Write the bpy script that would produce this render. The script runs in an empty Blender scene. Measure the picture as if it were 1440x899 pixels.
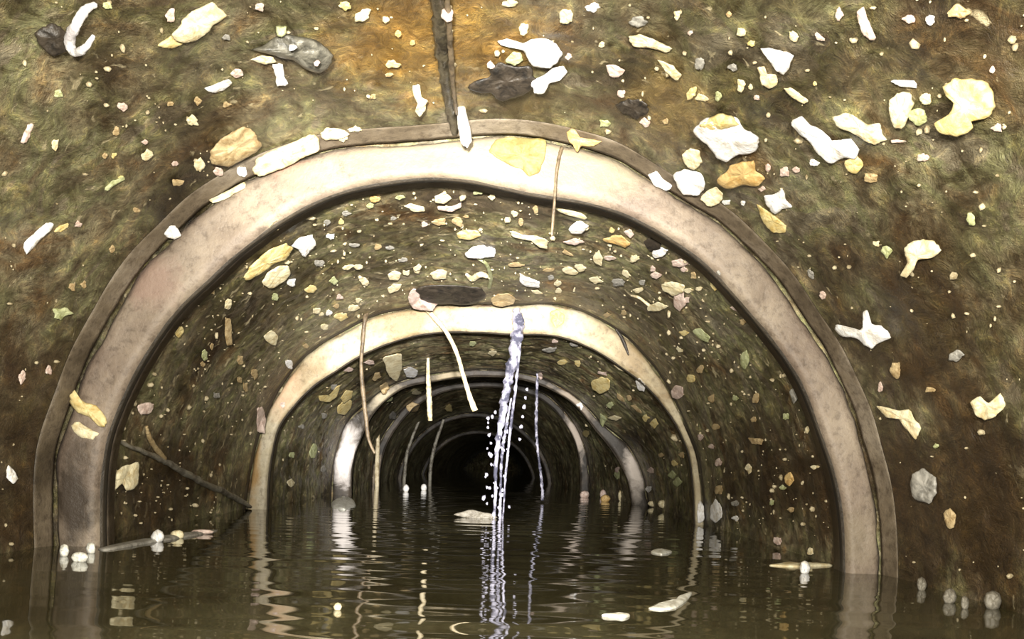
import bpy, math, random
import numpy as np
from mathutils import Vector, Matrix, noise as mnoise

random.seed(7)
rng = np.random.default_rng(7)
C = bpy.context.scene.collection
PI = math.pi

# ------------------------------------------------------------------ camera model
F = 1342.0                       # focal length in pixels of the 1440 x 899 frame
PX, PY = 720.0, 650.0            # where the level line of sight falls
ROLL = math.radians(2.0)
CR, SR = math.cos(ROLL), math.sin(ROLL)
WATER = -0.080


def ray(x, y):
    dx, dy = x - PX, y - PY
    u = dx * CR + dy * SR
    v = -dx * SR + dy * CR
    return u / F, -v / F         # x per metre of depth, z per metre of depth


def at(x, y, d):
    a, b = ray(x, y)
    return (a * d, d, b * d)


# ------------------------------------------------------------------ materials
def mat(name):
    m = bpy.data.materials.new(name)
    m.use_nodes = True
    nt = m.node_tree
    b = nt.nodes['Principled BSDF']
    return m, nt, b


def coords(nt, scale=(1, 1, 1)):
    tc = nt.nodes.new('ShaderNodeTexCoord')
    mp = nt.nodes.new('ShaderNodeMapping')
    mp.inputs['Scale'].default_value = scale
    nt.links.new(tc.outputs['Object'], mp.inputs['Vector'])
    return mp.outputs['Vector']


def tex_noise(nt, vec, scale, detail=6, rough=.6, dist=0.0):
    n = nt.nodes.new('ShaderNodeTexNoise')
    n.inputs['Scale'].default_value = scale
    n.inputs['Detail'].default_value = detail
    n.inputs['Roughness'].default_value = rough
    n.inputs['Distortion'].default_value = dist
    nt.links.new(vec, n.inputs['Vector'])
    return n.outputs['Fac']


def ramp(nt, fac, stops):
    r = nt.nodes.new('ShaderNodeValToRGB')
    el = r.color_ramp.elements
    while len(el) < len(stops):
        el.new(.5)
    for e, (p, c) in zip(el, stops):
        e.position = p
        e.color = (*c, 1) if len(c) == 3 else c
    nt.links.new(fac, r.inputs['Fac'])
    return r.outputs['Color']


def mix(nt, fac, a, b, mode='MIX'):
    m = nt.nodes.new('ShaderNodeMix')
    m.data_type = 'RGBA'
    m.blend_type = mode
    for sock, val in ((m.inputs[0], fac), (m.inputs[6], a), (m.inputs[7], b)):
        if isinstance(val, (int, float)):
            sock.default_value = val
        elif isinstance(val, tuple):
            sock.default_value = (*val, 1)
        else:
            nt.links.new(val, sock)
    return m.outputs[2]


def math_node(nt, op, a, b=0.0, clamp=False):
    m = nt.nodes.new('ShaderNodeMath')
    m.operation = op
    m.use_clamp = clamp
    for i, v in enumerate((a, b)):
        if isinstance(v, (int, float)):
            m.inputs[i].default_value = v
        else:
            nt.links.new(v, m.inputs[i])
    return m.outputs[0]


def bump(nt, height, bsdf, strength, dist=.01):
    b = nt.nodes.new('ShaderNodeBump')
    b.inputs['Strength'].default_value = strength
    b.inputs['Distance'].default_value = dist
    nt.links.new(height, b.inputs['Height'])
    nt.links.new(b.outputs['Normal'], bsdf.inputs['Normal'])


def blob_mask(nt, centre, radii, wobble, lo=.35, hi=1.0):
    """1 inside an irregular patch around a place, 0 outside."""
    tc = nt.nodes.new('ShaderNodeTexCoord')
    mp = nt.nodes.new('ShaderNodeMapping')
    mp.vector_type = 'TEXTURE'
    mp.inputs['Location'].default_value = centre
    mp.inputs['Scale'].default_value = radii
    nt.links.new(tc.outputs['Object'], mp.inputs['Vector'])
    ln = nt.nodes.new('ShaderNodeVectorMath')
    ln.operation = 'LENGTH'
    nt.links.new(mp.outputs['Vector'], ln.inputs[0])
    s = math_node(nt, 'ADD', ln.outputs['Value'], math_node(nt, 'MULTIPLY', math_node(nt, 'SUBTRACT', wobble, .5), 2.2))
    mr = nt.nodes.new('ShaderNodeMapRange')
    mr.inputs['From Min'].default_value = lo
    mr.inputs['From Max'].default_value = hi
    mr.inputs['To Min'].default_value = 1
    mr.inputs['To Max'].default_value = 0
    nt.links.new(s, mr.inputs['Value'])
    return mr.outputs['Result']


def wall_material(name, patches=(), speck=.66, gain=1.0):
    m, nt, b = mat(name)
    v = coords(nt)
    vs = coords(nt, (1.0, .55, 1.0))
    big = tex_noise(nt, vs, 8, 8, .68, .5)
    fine = tex_noise(nt, vs, 38, 8, .75, .3)
    hue = tex_noise(nt, v, 14, 5, .6, 1.0)
    g = gain
    base = ramp(nt, big, [(.34, (.048 * g, .034 * g, .019 * g)), (.44, (.120 * g, .099 * g, .060 * g)),
                          (.52, (.205 * g, .182 * g, .124 * g)), (.64, (.285 * g, .262 * g, .190 * g))])
    tint = ramp(nt, hue, [(.33, (.66, .44, .28)), (.43, (1, .94, .84)), (.54, (.86, .96, .70)), (.60, (1, .96, .98)), (.70, (.9, .9, .95))])
    col = mix(nt, .92, base, tint, 'MULTIPLY')
    mid = tex_noise(nt, vs, 75, 6, .8, .8)
    mott = mix(nt, 1.0, ramp(nt, fine, [(.34, (.42, .38, .30)), (.46, (.88, .87, .85)), (.56, (1.12, 1.12, 1.08)), (.66, (1.7, 1.6, 1.4))]),
               ramp(nt, mid, [(.36, (.35, .31, .25)), (.47, (.85, .83, .8)), (.55, (1.1, 1.1, 1.08)), (.64, (1.9, 1.8, 1.5))]), 'MULTIPLY')
    col = mix(nt, .95, col, mott, 'MULTIPLY')
    drip = tex_noise(nt, coords(nt, (1, .8, .22)), 60, 5, .7, .6)
    col = mix(nt, .7, col, ramp(nt, drip, [(.38, (.45, .38, .30)), (.5, (1, 1, 1)), (.62, (1.35, 1.33, 1.25))]), 'MULTIPLY')
    # small pale crumbs grown into the slime
    sp = tex_noise(nt, v, 70, 3, .55, .6)
    spk = ramp(nt, sp, [(speck, (0, 0, 0)), (speck + .05, (1, 1, 1))])
    col = mix(nt, math_node(nt, 'MULTIPLY', spk, .75), col, (.52, .44, .27))
    wob = tex_noise(nt, v, 16, 6, .65, .4)
    for (centre, radii, colour, amount) in patches:
        msk = blob_mask(nt, centre, radii, wob)
        pc = mix(nt, .7, colour, mott, 'MULTIPLY')
        col = mix(nt, math_node(nt, 'MULTIPLY', msk, amount), col, pc)
    nt.links.new(col, b.inputs['Base Color'])
    rr = ramp(nt, fine, [(.35, (.28,) * 3), (.65, (.55,) * 3)])
    nt.links.new(rr, b.inputs['Roughness'])
    b.inputs['Specular IOR Level'].default_value = .45
    h = math_node(nt, 'ADD', math_node(nt, 'MULTIPLY', fine, 1.0), math_node(nt, 'MULTIPLY', mid, .8))
    bump(nt, h, b, .8, .006)
    return m


def concrete_material(name, cols, stain=None, speckle=.35, patches=()):
    m, nt, b = mat(name)
    v = coords(nt)
    n1 = tex_noise(nt, v, 10, 6, .6, .3)
    n2 = tex_noise(nt, v, 120, 4, .7)
    col = ramp(nt, n1, [(.35, cols[0]), (.5, cols[1]), (.65, cols[2])])
    grit = ramp(nt, n2, [(.34, (.45, .42, .40)), (.48, (.95, .95, .95)), (.66, (1.12, 1.12, 1.1))])
    col = mix(nt, speckle, col, grit, 'MULTIPLY')
    wob = tex_noise(nt, v, 22, 6, .65, .5)
    for (centre, radii, colour, amount) in patches:
        msk = blob_mask(nt, centre, radii, wob)
        col = mix(nt, math_node(nt, 'MULTIPLY', msk, amount), col, colour)
    nt.links.new(col, b.inputs['Base Color'])
    b.inputs['Roughness'].default_value = .62
    bump(nt, n2, b, .45, .003)
    return m


def lump_material(name, c1, c2, rough=.5, scale=110, spec=.4):
    m, nt, b = mat(name)
    v = coords(nt)
    n = tex_noise(nt, v, scale, 5, .65, .4)
    col = ramp(nt, n, [(.36, c2), (.56, c1)])
    nt.links.new(col, b.inputs['Base Color'])
    b.inputs['Roughness'].default_value = rough
    b.inputs['Specular IOR Level'].default_value = spec
    bump(nt, tex_noise(nt, v, scale * 3, 4, .6), b, .35, .003)
    return m


M = {
    'white': lump_material('white_scale', (.80, .79, .78), (.58, .53, .45)),
    'cream': lump_material('cream_scale', (.72, .65, .44), (.50, .39, .20)),
    'yellow': lump_material('yellow_scale', (.66, .55, .27), (.48, .34, .11)),
    'orange': lump_material('orange_scale', (.60, .42, .18), (.42, .25, .08)),
    'tan': lump_material('tan_scale', (.46, .35, .19), (.27, .18, .08)),
    'pink': lump_material('pinkish_scale', (.64, .51, .44), (.42, .29, .23)),
    'green': lump_material('greenish_scale', (.46, .48, .27), (.24, .25, .10)),
    'grey': lump_material('grey_scale', (.34, .32, .28), (.15, .14, .12)),
    'slate': lump_material('slate_silt', (.15, .14, .11), (.045, .042, .034), .4),
    'ash': lump_material('ash_white', (.58, .56, .55), (.30, .28, .28), .5),
    'dark': lump_material('dark_silt_and_shade', (.040, .031, .022), (.012, .010, .008), .5),  # silt, and the shade painted into hollows
    'root': lump_material('brown_root', (.17, .125, .075), (.06, .042, .024), .5, 90),
    'root_dark': lump_material('dark_root', (.070, .058, .036), (.022, .018, .012), .35, 90),
    'root_pale': lump_material('pale_root', (.72, .62, .42), (.42, .33, .18), .45, 90),
    'root_grey': lump_material('grey_root', (.26, .24, .19), (.09, .075, .055), .45, 60),
    'crust': lump_material('yellow_crust', (.25, .20, .075), (.17, .125, .035), .6, 90),
    'grit': lump_material('crumbs', (.46, .39, .25), (.22, .17, .09), .5, 160),
    'tuft': lump_material('dull_foam', (.22, .20, .16), (.10, .085, .06), .5, 120),
    'foam': lump_material('pale_foam_and_glint', (.80, .79, .72), (.50, .47, .38), .5, 120),  # foam, and the painted ripple highlight
}


def trickle_material():
    m, nt, b = mat('running_water')
    v = coords(nt)
    n = tex_noise(nt, v, 55, 3, .6)
    col = ramp(nt, n, [(.42, (.10, .10, .14)), (.60, (.62, .60, .72))])
    nt.links.new(col, b.inputs['Base Color'])
    b.inputs['Roughness'].default_value = .08
    b.inputs['Transmission Weight'].default_value = .35
    b.inputs['IOR'].default_value = 1.33
    return m


M['trickle'] = trickle_material()


def water_material():
    m, nt, b = mat('murky_water')
    v = coords(nt)
    n = tex_noise(nt, v, 6, 5, .6, .6)
    col = ramp(nt, n, [(.35, (.040, .034, .015)), (.65, (.075, .068, .035))])
    nt.links.new(col, b.inputs['Base Color'])
    b.inputs['Roughness'].default_value = .035
    b.inputs['IOR'].default_value = 1.36
    return m


M['water'] = water_material()


# ------------------------------------------------------------------ linking helpers
def link(name, verts, faces, material, parent=None, smooth=True, origin=None):
    me = bpy.data.meshes.new(name)
    if origin is not None:
        verts = np.asarray(verts, dtype=float) - np.asarray(origin, dtype=float)
    me.from_pydata([tuple(map(float, v)) for v in verts], [], faces)
    me.materials.append(material)
    if smooth:
        me.polygons.foreach_set('use_smooth', [True] * len(me.polygons))
    me.update()
    o = bpy.data.objects.new(name, me)
    C.objects.link(o)
    if origin is not None:
        o.location = tuple(map(float, origin))
    if parent is not None:
        o.parent = parent
        o.matrix_parent_inverse = Matrix.Translation(parent.location).inverted()
    return o


def tag(o, label, cat=None, group=None, kind=None):
    o['label'] = label
    if cat:
        o['category'] = cat
    if group:
        o['group'] = group
    if kind:
        o['kind'] = kind
    return o


def empty(name, loc):
    o = bpy.data.objects.new(name, None)
    o.empty_display_size = .02
    C.objects.link(o)
    o.location = loc
    return o


# ------------------------------------------------------------------ joints traced on the photograph
# depth, centre pixel, inner edge pixels, outer edge pixels (from left waterline over the crown to the right waterline)
J = [
    dict(d=.767, c=(665, 775), r=(527, 587),
         inner=[(137, 766), (137, 699), (140, 649), (147, 609), (155, 590), (183, 527), (207, 487), (230, 453), (253, 425), (293, 390), (333, 350),
                (355, 335), (392, 307), (442, 280), (480, 265), (530, 255), (580, 248), (620, 246), (673, 252), (713, 262), (757, 272), (787, 275),
                (830, 282), (875, 295), (915, 315), (955, 339), (993, 367), (1027, 403), (1060, 440), (1090, 477), (1117, 513), (1137, 550), (1153, 593),
                (1162, 619), (1178, 666), (1188, 716), (1192, 766), (1192, 815)],
         outer=[(79, 766), (77, 700), (80, 632), (96, 585), (110, 550), (120, 517), (135, 487), (155, 453), (170, 425), (187, 397), (213, 363), (247, 333),
                (277, 300), (300, 283), (333, 264), (366, 244), (410, 228), (450, 215), (485, 208), (530, 205), (580, 202), (630, 198), (667, 193), (713, 191),
                (767, 197), (813, 208), (863, 222), (890, 240), (923, 260), (953, 280), (1010, 311), (1043, 343), (1070, 370), (1100, 403), (1120, 437),
                (1143, 470), (1160, 493), (1177, 530), (1193, 563), (1207, 597), (1212, 626), (1225, 666), (1233, 716), (1236, 766), (1237, 815)]),
    dict(d=1.36, c=(674, 762), r=(298, 324),
         inner=[(374, 715), (375, 680), (380, 640), (387, 605), (395, 590), (404, 580), (420, 560), (445, 537), (470, 522), (495, 505), (520, 492), (545, 482),
                (582, 471), (620, 466), (660, 466), (710, 469), (742, 469), (780, 470), (810, 479), (840, 492), (867, 510), (890, 526), (910, 542), (930, 564),
                (947, 588), (957, 605), (970, 635), (976, 680), (978, 725)],
         outer=[(347, 712), (350, 690), (357, 652), (365, 615), (374, 592), (382, 572), (390, 555), (407, 530), (427, 505), (450, 487), (482, 469), (512, 452), (532, 443),
                (570, 436), (607, 431), (660, 430), (725, 432), (772, 428), (800, 432), (830, 444), (850, 455), (877, 472), (897, 492), (917, 515), (935, 540),
                (950, 570), (964, 602), (977, 632), (985, 680), (988, 725)]),
    dict(d=1.964, c=(688, 745), r=(206, 216),
         inner=[(493, 700), (493, 665), (497, 640), (507, 615), (522, 583), (540, 563), (565, 545), (610, 536), (650, 530), (690, 529), (730, 532), (762, 541), (785, 552),
                (805, 565), (838, 605), (866, 640), (884, 675), (889, 705)],
         outer=[(467, 700), (470, 655), (478, 620), (491, 590), (512, 572), (535, 552), (563, 537), (610, 527), (650, 522), (690, 521), (730, 525), (763, 533), (787, 545),
                (808, 558), (845, 597), (884, 628), (902, 665), (910, 705)]),
    dict(d=2.72, c=(675, 695), r=(148, 155),
         inner=[(533, 690), (534, 660), (543, 625), (558, 600), (580, 575), (620, 552), (665, 545), (720, 548), (763, 562), (787, 584), (802, 605), (812, 630), (816, 655), (816, 690)],
         outer=[(524, 690), (526, 655), (537, 617), (553, 593), (576, 568), (618, 545), (665, 538), (722, 541), (768, 555), (794, 580), (810, 602), (821, 627), (826, 652), (828, 690)]),
    dict(d=3.73, c=(667, 690), r=(104, 109), inner=[], outer=[]),
    dict(d=5.0, c=(672, 688), r=(78, 82), inner=[], outer=[]),
]
NT = 360
TH = np.linspace(0, 2 * PI, NT, endpoint=False)


def profile(pts, j, rad_px):
    d = j['d']
    cx, _, cz = j['cw']
    r0 = rad_px * d / F
    if not pts:
        return np.full(NT, r0)
    th, rr = [], []
    for (x, y) in pts:
        X, _, Z = at(x, y, d)
        th.append(math.atan2(Z - cz, X - cx) % (2 * PI))
        rr.append(math.hypot(X - cx, Z - cz))
    for a in (215, 240, 270, 300, 325):
        th.append(math.radians(a))
        rr.append(r0)
    o = np.argsort(th)
    th, rr = np.array(th)[o], np.array(rr)[o]
    out = np.interp(TH, np.r_[th - 2 * PI, th, th + 2 * PI], np.r_[rr, rr, rr])
    k = np.exp(-.5 * (np.arange(-6, 7) / 2.0) ** 2)
    k /= k.sum()
    ext = np.r_[out[-6:], out, out[:6]]
    return np.convolve(ext, k, 'valid')


for j in J:
    j['cw'] = at(*j['c'], j['d'])
    j['ri'] = profile(j['inner'], j, j['r'][0])
    j['ro'] = np.maximum(profile(j['outer'], j, j['r'][1]), j['ri'] + .003)


def lerp(a, b, t):
    return a + (b - a) * t


COLLAR = .022                    # depth of the grey sloping collar in front of each joint face
BORE = .013                      # depth of the bore, painted dark for the shade behind each joint face
COLF = 1.018


def section_params(k):
    """near depth, far depth, near centre, far centre, near radii, far radii of pipe section k (0 = the one the camera sits in)."""
    if k == 0:
        j = J[0]
        c = j['cw']
        return -.12, j['d'] - COLLAR, (c[0] + .004, 0, c[2] + .012), c, j['ro'] * 1.0, j['ro'] * COLF
    a = J[k - 1]
    if k < len(J):
        b = J[k]
        return a['d'] + BORE, b['d'] - COLLAR * (1 if k == 0 else .5), a['cw'], b['cw'], a['ri'] * 1.022, b['ro'] * (1.006)
    c = a['cw']
    return a['d'] + BORE, 9.0, c, (c[0], 0, c[2] - .02), a['ri'] * 1.02, a['ri'] * 1.02


SEC = [section_params(k) for k in range(len(J) + 1)]


def shell(d):
    """centre x, centre z, radii of whatever surface bounds the bore at depth d"""
    for k, (a, b, ca, cb, ra, rb) in enumerate(SEC):
        if d <= b or k == len(J):
            if d >= a:
                t = (d - a) / (b - a)
                return lerp(ca[0], cb[0], t), lerp(ca[2], cb[2], t), lerp(ra, rb, t)
            j = J[k - 1]         # inside the bore of the joint before this section
            return j['cw'][0], j['cw'][2], j['ri']
        j = J[k]
        if d < j['d']:           # on the collar
            t = (d - b) / (COLLAR if k == 0 else COLLAR * .5)
            return j['cw'][0], j['cw'][2], lerp(rb, j['ro'], t)
    return None


def inside(x, z, d):
    cx, cz, r = shell(d)
    th = math.atan2(z - cz, x - cx) % (2 * PI)
    i = th / (2 * PI) * NT
    i0 = int(i) % NT
    rr = lerp(r[i0], r[(i0 + 1) % NT], i - int(i))
    return rr - math.hypot(x - cx, z - cz)


def hit(x, y):
    """depth at which the line of sight through a pixel meets the pipe or a joint face"""
    a, b = ray(x, y)
    d = .16
    prev = d
    while d < 8.5:
        if inside(a * d, b * d, d) < 0:
            lo, hi = prev, d
            for _ in range(24):
                m = (lo + hi) / 2
                if inside(a * m, b * m, m) < 0:
                    hi = m
                else:
                    lo = m
            return lo
        prev = d
        d += .012
    return d


# ------------------------------------------------------------------ the setting: pipe sections
def fbm(x, y, z, s, o=4):
    return mnoise.fractal(Vector((x * s, y * s, z * s)), .9, 2.1, o)


def tube_section(k, name, nd, amp, label):
    a, b, ca, cb, ra, rb = SEC[k]
    n = NT
    verts, faces = [], []
    for i in range(nd + 1):
        t = i / nd
        if k == 0:
            t = 1 - (1 - t) ** 1.25
        d = lerp(a, b, t)
        cx, cz, r = lerp(ca[0], cb[0], t), lerp(ca[2], cb[2], t), lerp(ra, rb, t)
        edge = min(1, (1 - t) * 14, t * 14 + (1 if k == 0 else 0))
        for q in range(n):
            c, s = math.cos(TH[q]), math.sin(TH[q])
            x, z = cx + r[q] * c, cz + r[q] * s
            if z > WATER - .05:
                h = fbm(x, d * .7, z, 16) * amp + fbm(x + 3, d, z, 55, 3) * amp * .45
                rr = r[q] + (h + amp * .35) * edge
            else:
                rr = r[q]
            verts.append((cx + rr * c, d, cz + rr * s))
    for i in range(nd):
        for q in range(n):
            q2 = (q + 1) % n
            faces.append((i * n + q, i * n + q2, (i + 1) * n + q2, (i + 1) * n + q))
    # the outside of the pipe: a wall of real thickness
    base = len(verts)
    for i in (0, nd):
        d = a if i == 0 else b
        c, r = (ca, ra) if i == 0 else (cb, rb)
        for q in range(n):
            verts.append((c[0] + (r[q] + .05) * math.cos(TH[q]), d, c[2] + (r[q] + .05) * math.sin(TH[q])))
    for q in range(n):
        q2 = (q + 1) % n
        faces.append((base + q, base + n + q, base + n + q2, base + q2))
        faces.append((base + q, base + q2, q2, q))
        faces.append((base + n + q2, base + n + q, nd * n + q, nd * n + q2))
    if k == len(J):
        verts.append((cb[0], b, cb[2]))
        for q in range(n):
            faces.append((nd * n + q, nd * n + (q + 1) % n, len(verts) - 1))
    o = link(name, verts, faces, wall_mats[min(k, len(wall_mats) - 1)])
    return tag(o, label, 'pipe wall', kind='structure')


def wall_point(x, y):
    return at(x, y, hit(x, y))


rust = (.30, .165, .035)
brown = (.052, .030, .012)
ochre = (.36, .25, .10)
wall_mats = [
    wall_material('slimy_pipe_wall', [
        (wall_point(560, 70), (.055, .12, .05), rust, .75),
        (wall_point(690, 60), (.055, .10, .05), rust, .55),
        (wall_point(935, 150), (.035, .07, .03), ochre, .6),
        (wall_point(740, 150), (.04, .06, .03), brown, .8),
        (wall_point(860, 150), (.06, .03, .04), brown, .7),
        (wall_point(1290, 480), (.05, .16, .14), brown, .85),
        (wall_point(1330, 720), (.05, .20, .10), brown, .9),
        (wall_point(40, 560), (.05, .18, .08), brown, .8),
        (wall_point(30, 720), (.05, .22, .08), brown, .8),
    ]),
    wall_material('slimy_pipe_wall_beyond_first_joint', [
        (wall_point(700, 290), (.10, .06, .03), (.13, .10, .065), .8),
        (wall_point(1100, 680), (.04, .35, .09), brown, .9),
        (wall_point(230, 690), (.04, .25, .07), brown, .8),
    ], .62, 1.1),
    wall_material('slimy_pipe_wall_in_the_distance', [], .62, 1.0),
]
NAMES = ['wall_near', 'wall_second', 'wall_third', 'wall_fourth', 'wall_fifth', 'wall_sixth', 'wall_end']
LAB = ['slimy olive brown pipe wall in front of the nearest pale joint ring',
       'olive pipe wall between the nearest and second joint rings',
       'dark pipe wall between the second and third joint rings',
       'dark pipe wall between the third and fourth joint rings',
       'dark pipe wall between the fourth and fifth joint rings',
       'black pipe wall between the fifth and sixth joint rings',
       'black end of the pipe beyond the sixth joint ring']
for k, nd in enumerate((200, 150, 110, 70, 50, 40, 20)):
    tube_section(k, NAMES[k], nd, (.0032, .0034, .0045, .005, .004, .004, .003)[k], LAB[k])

# ------------------------------------------------------------------ joint rings
ring_mat = [
    concrete_material('pale_joint_face', [(.150, .110, .082), (.215, .168, .125), (.29, .235, .175)], speckle=.7, patches=[
        (at(760, 225, .767), (.14, .05, .035), (.27, .225, .15), .95),
        (at(560, 225, .767), (.05, .05, .022), (.25, .205, .14), .8),
        (at(420, 240, .767), (.03, .05, .012), (.38, .22, .16), .7),
        (at(210, 390, .767), (.035, .05, .025), (.27, .18, .14), .7),
        (at(106, 700, .767), (.022, .05, .075), (.040, .028, .018), 1.0),
        (at(1195, 760, .767), (.03, .05, .04), (.17, .135, .085), .6)]),
    concrete_material('bright_joint_face', [(.26, .19, .10), (.40, .34, .22), (.50, .44, .33)], speckle=.6, patches=[
        (at(782, 448, 1.36), (.018, .05, .02), (.52, .32, .08), .9),
        (at(395, 550, 1.36), (.03, .05, .05), (.55, .36, .22), .6),
        (at(358, 650, 1.36), (.012, .05, .07), (.34, .19, .05), .8)]),
    concrete_material('far_joint_face', [(.022, .018, .013), (.042, .034, .026), (.10, .08, .06)], patches=[  # arcs sunk in darkness painted near-black, lit stretches patched brighter
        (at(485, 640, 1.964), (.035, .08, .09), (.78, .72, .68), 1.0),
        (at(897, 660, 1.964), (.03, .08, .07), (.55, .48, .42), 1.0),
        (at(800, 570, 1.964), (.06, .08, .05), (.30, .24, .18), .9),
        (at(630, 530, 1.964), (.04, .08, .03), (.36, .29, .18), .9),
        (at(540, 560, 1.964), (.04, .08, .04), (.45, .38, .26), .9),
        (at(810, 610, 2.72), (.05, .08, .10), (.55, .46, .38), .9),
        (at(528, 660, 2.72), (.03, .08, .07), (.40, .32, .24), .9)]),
]
lip_shade_mat = concrete_material('joint_bore_shade', [(.016, .012, .007), (.030, .022, .013), (.05, .038, .023)])  # shade just behind the ring edge, put into a near-black colour
collar_mat = concrete_material('grey_brown_collar', [(.05, .036, .020), (.13, .10, .065), (.24, .20, .15)], speckle=.8)


def annulus(prefix, j, d0, d1, r0, r1, nr, material, parent, amp=0.0, back=None, name='face'):
    """solid of revolution-like piece: front surface from (r0, d0) to (r1, d1), given some thickness behind it"""
    cx, _, cz = j['cw']
    verts, faces = [], []
    for i in range(nr + 1):
        t = i / nr
        for q in range(NT):
            c, s = math.cos(TH[q]), math.sin(TH[q])
            r = lerp(r0[q], r1[q], t)
            d = lerp(d0, d1, t)
            # rounded arrises
            if amp and name == 'collar':
                r += fbm(cx + r * c, d, cz + r * s, 40, 4) * amp * (1 if 0 < i < nr else .4)
            elif amp:
                d += .004 * (max(0, 1 - t * 7) ** 2 + max(0, (t - 1) * 7 + 1) ** 2)
                x, z = cx + r * c, cz + r * s
                d += fbm(x, 0, z, 30, 4) * amp
                if i in (0, nr):
                    r += fbm(x, 5, z, 26, 4) * amp * (.5 if i == 0 else 1.5)
            verts.append((cx + r * c, d, cz + r * s))
    bi = len(verts)
    for rr, dd in ((r1, d1), (r0, d0)):
        for q in range(NT):
            verts.append((cx + (rr[q] + back[0]) * math.cos(TH[q]), dd + back[1], cz + (rr[q] + back[0]) * math.sin(TH[q])))
    rows = [i * NT for i in range(nr + 1)] + [bi, bi + NT]
    for a, b in zip(rows, rows[1:] + rows[:1]):
        for q in range(NT):
            q2 = (q + 1) % NT
            faces.append((a + q, a + q2, b + q2, b + q))
    return link(name, verts, faces, material, parent)


RL = ['nearest and widest pale concrete joint ring arching over the whole view',
      'bright second joint ring with a water trickle falling from its crown',
      'third joint ring, white and thick only at its left foot',
      'thin fourth joint ring seen through the third ring',
      'faint fifth joint ring deep in the dark pipe',
      'smallest and farthest joint ring, hardly lit']
rings = []
for k, j in enumerate(J):
    d = j['d']
    root = empty('joint_ring', (j['cw'][0], d, j['cw'][2] - j['r'][0] * d / F))
    tag(root, RL[k], 'joint ring', 'joint rings of the pipe')
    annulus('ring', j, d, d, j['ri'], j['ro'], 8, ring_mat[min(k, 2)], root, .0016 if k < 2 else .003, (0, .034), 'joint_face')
    annulus('ring', j, d + .006, d + BORE + .003, j['ri'] - .0020, j['ri'] - .0012, 3, lip_shade_mat, root, 0, (.012, 0), 'inner_lip_shade')
    annulus('ring', j, d - COLLAR * (1 if k == 0 else .5), d - .0015, j['ro'] * (COLF if k == 0 else 1.006), j['ro'] * 1.002, 6, collar_mat if k == 0 else lip_shade_mat, root, .0012, (.010, 0), 'collar')
    rings.append(root)

# ------------------------------------------------------------------ water
def water():
    ys = [.12]
    while ys[-1] < 8.9:
        y = ys[-1]
        ys.append(y + max(.0035, (y - 1.2) * .006))
    NX = 110
    waves = []
    for _ in range(26):
        ang = rng.normal(0, .17)
        wl = rng.uniform(.018, .075)
        k = 2 * PI / wl
        waves.append((k * math.sin(ang), k * math.cos(ang), rng.uniform(0, 2 * PI), wl))
    verts, faces = [], []
    top = np.zeros((len(ys), NX, 3))
    for i, y in enumerate(ys):
        cx, cz, r = shell(y)
        half = math.sqrt(max(.0001, (r.mean() + .012) ** 2 - (WATER - cz) ** 2))
        xs = np.linspace(cx - half, cx + half, NX)
        h = np.zeros(NX)
        for (kx, ky, p, wl) in waves:
            h += np.sin(kx * xs + ky * y + p) * wl * .00075
        mod = np.array([.55 + .9 * max(0, fbm(x * .6, y * .8, 9, 5, 2) + .25) for x in xs])
        calm = np.clip((xs - cx + .95 * half) / (.35 * half), .15, 1) * np.clip((cx + 1.0 * half - xs) / (.35 * half), .2, 1)
        top[i, :, 0], top[i, :, 1], top[i, :, 2] = xs, y, WATER + h * mod * calm
    n = len(ys)
    verts = list(map(tuple, top.reshape(-1, 3)))
    for i in range(n - 1):
        for q in range(NX - 1):
            faces.append((i * NX + q, i * NX + q + 1, (i + 1) * NX + q + 1, (i + 1) * NX + q))
    b = len(verts)
    for (i, q) in ((0, 0), (0, NX - 1), (n - 1, NX - 1), (n - 1, 0)):
        x, y, z = top[i, q]
        verts.append((x * .8, y, WATER - .12))
    faces.append((b + 3, b + 2, b + 1, b))
    faces.append(tuple(range(NX - 1, -1, -1)) + (b, b + 1))
    o = link('water', verts, faces, M['water'])
    tag(o, 'dark rippled murky water standing in the lower half of the pipe', 'water', kind='structure')


water()


# ------------------------------------------------------------------ lumps, flakes, strands
def smooth_outline(pts, n):
    p = np.array(pts, float)
    m = len(p)
    out = []
    per = max(2, n // m)
    for i in range(m):
        p0, p1, p2, p3 = p[i - 1], p[i], p[(i + 1) % m], p[(i + 2) % m]
        for s in range(per):
            t = s / per
            cr = .5 * ((2 * p1) + (-p0 + p2) * t + (2 * p0 - 5 * p1 + 4 * p2 - p3) * t * t + (-p0 + 3 * p1 - 3 * p2 + p3) * t ** 3)
            out.append(.45 * cr + .55 * (p1 + (p2 - p1) * t))
    return np.array(out)


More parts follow.
